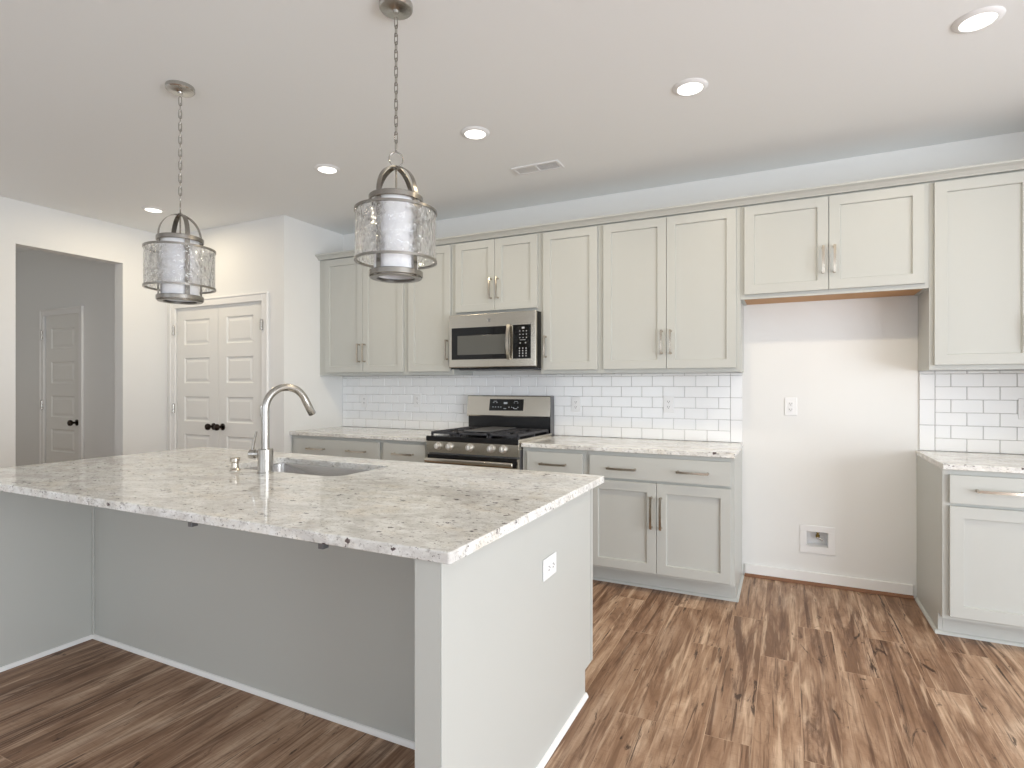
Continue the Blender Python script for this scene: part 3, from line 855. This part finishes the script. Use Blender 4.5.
for i in range(4):
    for j in range(3): pm(-.523+j*.027, -.515+j*.027, 1.528+i*.019, 1.537+i*.019)
for zz in (1.665, 1.690, 1.715):
    for j in range(3): pm(-.520+j*.027, -.512+j*.027, zz, zz+.006)
pm(-.515, -.470, 1.650, 1.653); pm(-.518, -.508, 1.625, 1.632); pm(-.474, -.464, 1.625, 1.632)
obj('button_lettering', mk, 'mark', pn)
em = MB().lathe([(.016, .0), (.016, .0015), (.0145, .0022), (.0135, .0012), (0, .0012)], (-.778, MF-.0003, 1.814), (0, -1, 0), 28)
e0 = obj('emblem', em, 'chrome', mw, True)
def script(cx, cz, pts): return [(cx+a, MF-.0022, cz+b) for a, b in pts]
ms = MB()
arc = lambda cx, cz, r, a0, a1, n=10: [(cx+r*math.cos(a0+(a1-a0)*i/n), cz+r*math.sin(a0+(a1-a0)*i/n)) for i in range(n+1)]
ms.tube(script(-.778, 1.814, arc(-.0035, .0015, .0042, .6, 5.6)+[(.000, -.0005), (-.0025, -.0002)]), .0006, 6)
ms.tube(script(-.778, 1.814, [(.0022, .0008), (.006, .0015)]+arc(.0048, .0022, .0022, 0, 2.4, 5)+arc(.0052, -.0014, .0036, 2.2, 5.4)), .0006, 6)
obj('monogram', ms, 'slot', e0)
obj('vent_grille', MB().box(MX0+.06, MX1-.06, MF+.06, -.06, MZ0-.019, MZ0-.0125, .002), 'greysteel', mw)

# ------------------------------------------------------------------ pendants
def pendant(label, X, Y):
    r = thing('pendant_light', label, 'pendant light', (X, Y, ZC), 'pendant lights over the island')
    at = lambda z: (X, Y, z)
    obj('canopy', MB().lathe([(.063, -.0005), (.064, -.004), (.064, -.018), (.060, -.023), (.020, -.025), (.012, -.028), (.010, -.036), (0, -.036)],
                             at(ZC), (0, 0, 1), 36), 'chrome', r, True)
    ch = MB(); z = ZC-.034; k = 0; pitch = .0315; L, W = .043, .0125
    n = int((ZC-.036-2.212)/pitch)
    for i in range(n):
        zc = ZC-.036-.012-pitch*(i+.0)
        zc = 2.222+pitch*(n-1-i)+.012
        a = PI/4+(i % 2)*PI/2+.35
        pts = []
        for s in range(16):
            t = 2*PI*s/16; u = W/2*math.cos(t); w = (L/2-W/2)*(1 if math.sin(t) > 1e-6 else (-1 if math.sin(t) < -1e-6 else 0))+W/2*math.sin(t)
            pts.append((X+u*math.cos(a), Y+u*math.sin(a), zc+w))
        ch.tube(pts, .0017, 6, True)
    obj('chain', ch, 'pendant', r, True)
    a = math.radians(37)
    obj('hanging_ring', MB().tube([(X+.026*math.cos(t)*math.cos(a), Y+.026*math.cos(t)*math.sin(a), 2.181+.028*math.sin(t)) for t in [2*PI*s/28 for s in range(28)]], .0023, 8, True), 'pendant', r, True)
    # cage: four straps arching from the hub and running down outside the shade
    phi0 = math.radians(-64-90+38+22)
    c_ = MB()
    rb = .0955
    for s in range(4):
        an = phi0+s*PI/2; pts = []
        for i in range(13):
            t = i/12*PI/2; pts.append((max(.004, rb*math.sin(t)), 2.036+.114*math.cos(t)))
        for zz in (1.99, 1.93, 1.86, 1.80, 1.728): pts.append((rb, zz))
        tang = (-math.sin(an), math.cos(an), 0)
        P = [(X+u*math.cos(an), Y+u*math.sin(an), z) for u, z in pts]
        b = bmesh.new(); prev = None; hw, ht = .0105, .0012
        rad = Vector((math.cos(an), math.sin(an), 0)); tg_ = Vector(tang)
        for i, pnt in enumerate(P):
            pnt = Vector(pnt)
            d = Vector(P[min(i+1, len(P)-1)])-Vector(P[max(i-1, 0)]); d.normalize()
            nrm = tg_.cross(d).normalized()
            ring = [b.verts.new(pnt+tg_*x+nrm*y) for x, y in ((-hw, -ht), (hw, -ht), (hw, ht), (-hw, ht))]
            if prev:
                for kk in range(4): b.faces.new((prev[kk], prev[(kk+1) % 4], ring[(kk+1) % 4], ring[kk]))
            else: b.faces.new(ring)
            prev = ring
        b.faces.new(prev[::-1]); bmesh.ops.recalc_face_normals(b, faces=b.faces[:]); c_._merge(b)
    c_.lathe([(.012, 2.146), (.014, 2.150), (.008, 2.156), (.004, 2.158), (0, 2.158)], (X, Y, 0), (0, 0, 1), 16)
    obj('strap_cage', c_, 'pendant', r, True)
    obj('stem', MB().lathe([(.0035, 2.03), (.0035, 2.146)], (X, Y, 0), (0, 0, 1), 10), 'pendant', r, True)
    def band(name, ri, ro, z0, z1):
        e = .002
        return obj(name, MB().lathe([(ri, z0), (ro-e, z0), (ro, z0+e), (ro, z1-e), (ro-e, z1), (ri, z1), (ri, z0)], (X, Y, 0), (0, 0, 1), 48, cap=False), 'pendant', r, True)
    band('upper_band', .0975, .1025, 2.014, 2.036)
    band('lower_band', .0975, .1025, 1.728, 1.750)
    band('bottom_rim', .072, .0975, 1.722, 1.7275)
    def hoop(name, z):
        return obj(name, MB().tube([(X+.152*math.cos(t), Y+.152*math.sin(t), z) for t in [2*PI*s/56 for s in range(56)]], 0, closed=True, flat=(.009, .009), up=(0, 0, 1)), 'pendant', r, True)
    hoop('glass_hoop', 1.978); hoop('glass_hoop', 1.790)
    sh = MB().lathe([(.080, 1.735), (.083, 1.735), (.083, 2.024), (.080, 2.024), (.080, 1.735)], (X, Y, 0), (0, 0, 1), 48, cap=False)
    obj('shade', sh, 'shade', r, True)
    dg = MB().lathe([(.1485, 1.793), (.1525, 1.793), (.1525, 1.974), (.1485, 1.974), (.1485, 1.793)], (X, Y, 0), (0, 0, 1), 72, cap=False)
    obj('glass_drum', dg, 'glass', r, True)
    obj('bulb', MB().lathe([(.012, 2.03), (.014, 1.99), (.018, 1.965), (.029, 1.93), (.030, 1.915), (.022, 1.892), (0, 1.885)], (X, Y, 0), (0, 0, 1), 20), 'plastic', r, True)
    return r
pnd = pendant('nickel and glass pendant light hanging over the near half of the island', -.081, -2.46)
p2 = dup(pnd, (-1.405, -2.44, ZC), 'nickel and glass pendant light hanging farther left, in front of the closet doors', math.radians(-11))
for c in p2.children:
    if c.name.startswith('hanging_ring'): c.rotation_euler = (0, 0, math.radians(-60))

# ------------------------------------------------------------------ recessed lights, ceiling vent
def recessed(label, X, Y):
    r = thing('recessed_light', label, 'ceiling light', (X, Y, ZC), 'recessed ceiling lights')
    obj('trim_ring', MB().lathe([(.062, -.0115), (.066, -.0105), (.080, -.006), (.085, -.0005), (.060, -.0005), (.060, -.0095), (.062, -.0115)], (X, Y, ZC), (0, 0, 1), 40, cap=False), 'plastic', r, True)
    obj('lens', MB().lathe([(.0595, -.002), (.0595, -.0065), (.045, -.0075), (0, -.008)], (X, Y, ZC), (0, 0, 1), 40), 'lens', r, True)
    l = bpy.data.lights.new('lamp', 'AREA'); l.shape = 'DISK'; l.size = .11; l.energy = SPOT_W; l.color = (1.0, .85, .61)
    lo = bpy.data.objects.new('lamp', l); COL.objects.link(lo); lo.parent = r; lo.location = (0, 0, -.013)
    return r
rl = recessed('recessed ceiling light nearest the camera, high over the right-end cabinets', 1.958, -1.365)
for x, y, lab in ((.843, -1.342, 'recessed ceiling light in front of the two-door cabinet beside the refrigerator space'),
                  (-.354, -1.368, 'recessed ceiling light just right of the nearer pendant, close to the ceiling vent'),
                  (-1.522, -1.335, 'recessed ceiling light between the two pendant lights'),
                  (-3.467, -1.305, 'recessed ceiling light farthest away, just left of the farther pendant chain')):
    dup(rl, (x, y, ZC), lab)

vt = thing('ceiling_vent', 'white rectangular air vent with louvres in the ceiling above the range', 'vent', (-.235, -.735, ZC))
VX0, VX1, VY0, VY1 = -.402, -.067, -.802, -.668
f = MB(); w = .02
for (a, b, c, d) in ((VX0, VX1, VY0, VY0+w), (VX0, VX1, VY1-w, VY1), (VX0, VX0+w, VY0+w, VY1-w), (VX1-w, VX1, VY0+w, VY1-w), (-.2405, -.2285, VY0+w, VY1-w)):
    f.box(a, b, c, d, ZC-.008, ZC-.0005, .002)
obj('frame', f, 'plastic', vt)
obj('duct_opening', MB().box(VX0+w, VX1-w, VY0+w, VY1-w, ZC-.0016, ZC-.0006), 'slot', vt)
for (x0, x1, tilt) in ((VX0+w, -.241, 1), (-.228, VX1-w, -1)):
    g = MB(); n = 9
    for i in range(n):
        y = VY0+w+.005+(VY1-VY0-2*w-.010)*(i+.5)/n
        g.box(x0, x1, y-.0055 if tilt > 0 else y-.0022, y+.0055 if tilt > 0 else y+.0022, -.0006, .0006, 0,
              mtx=Matrix.Translation((0, 0, ZC-.0052)))
    obj('louvre_bank', g, 'plastic', vt)
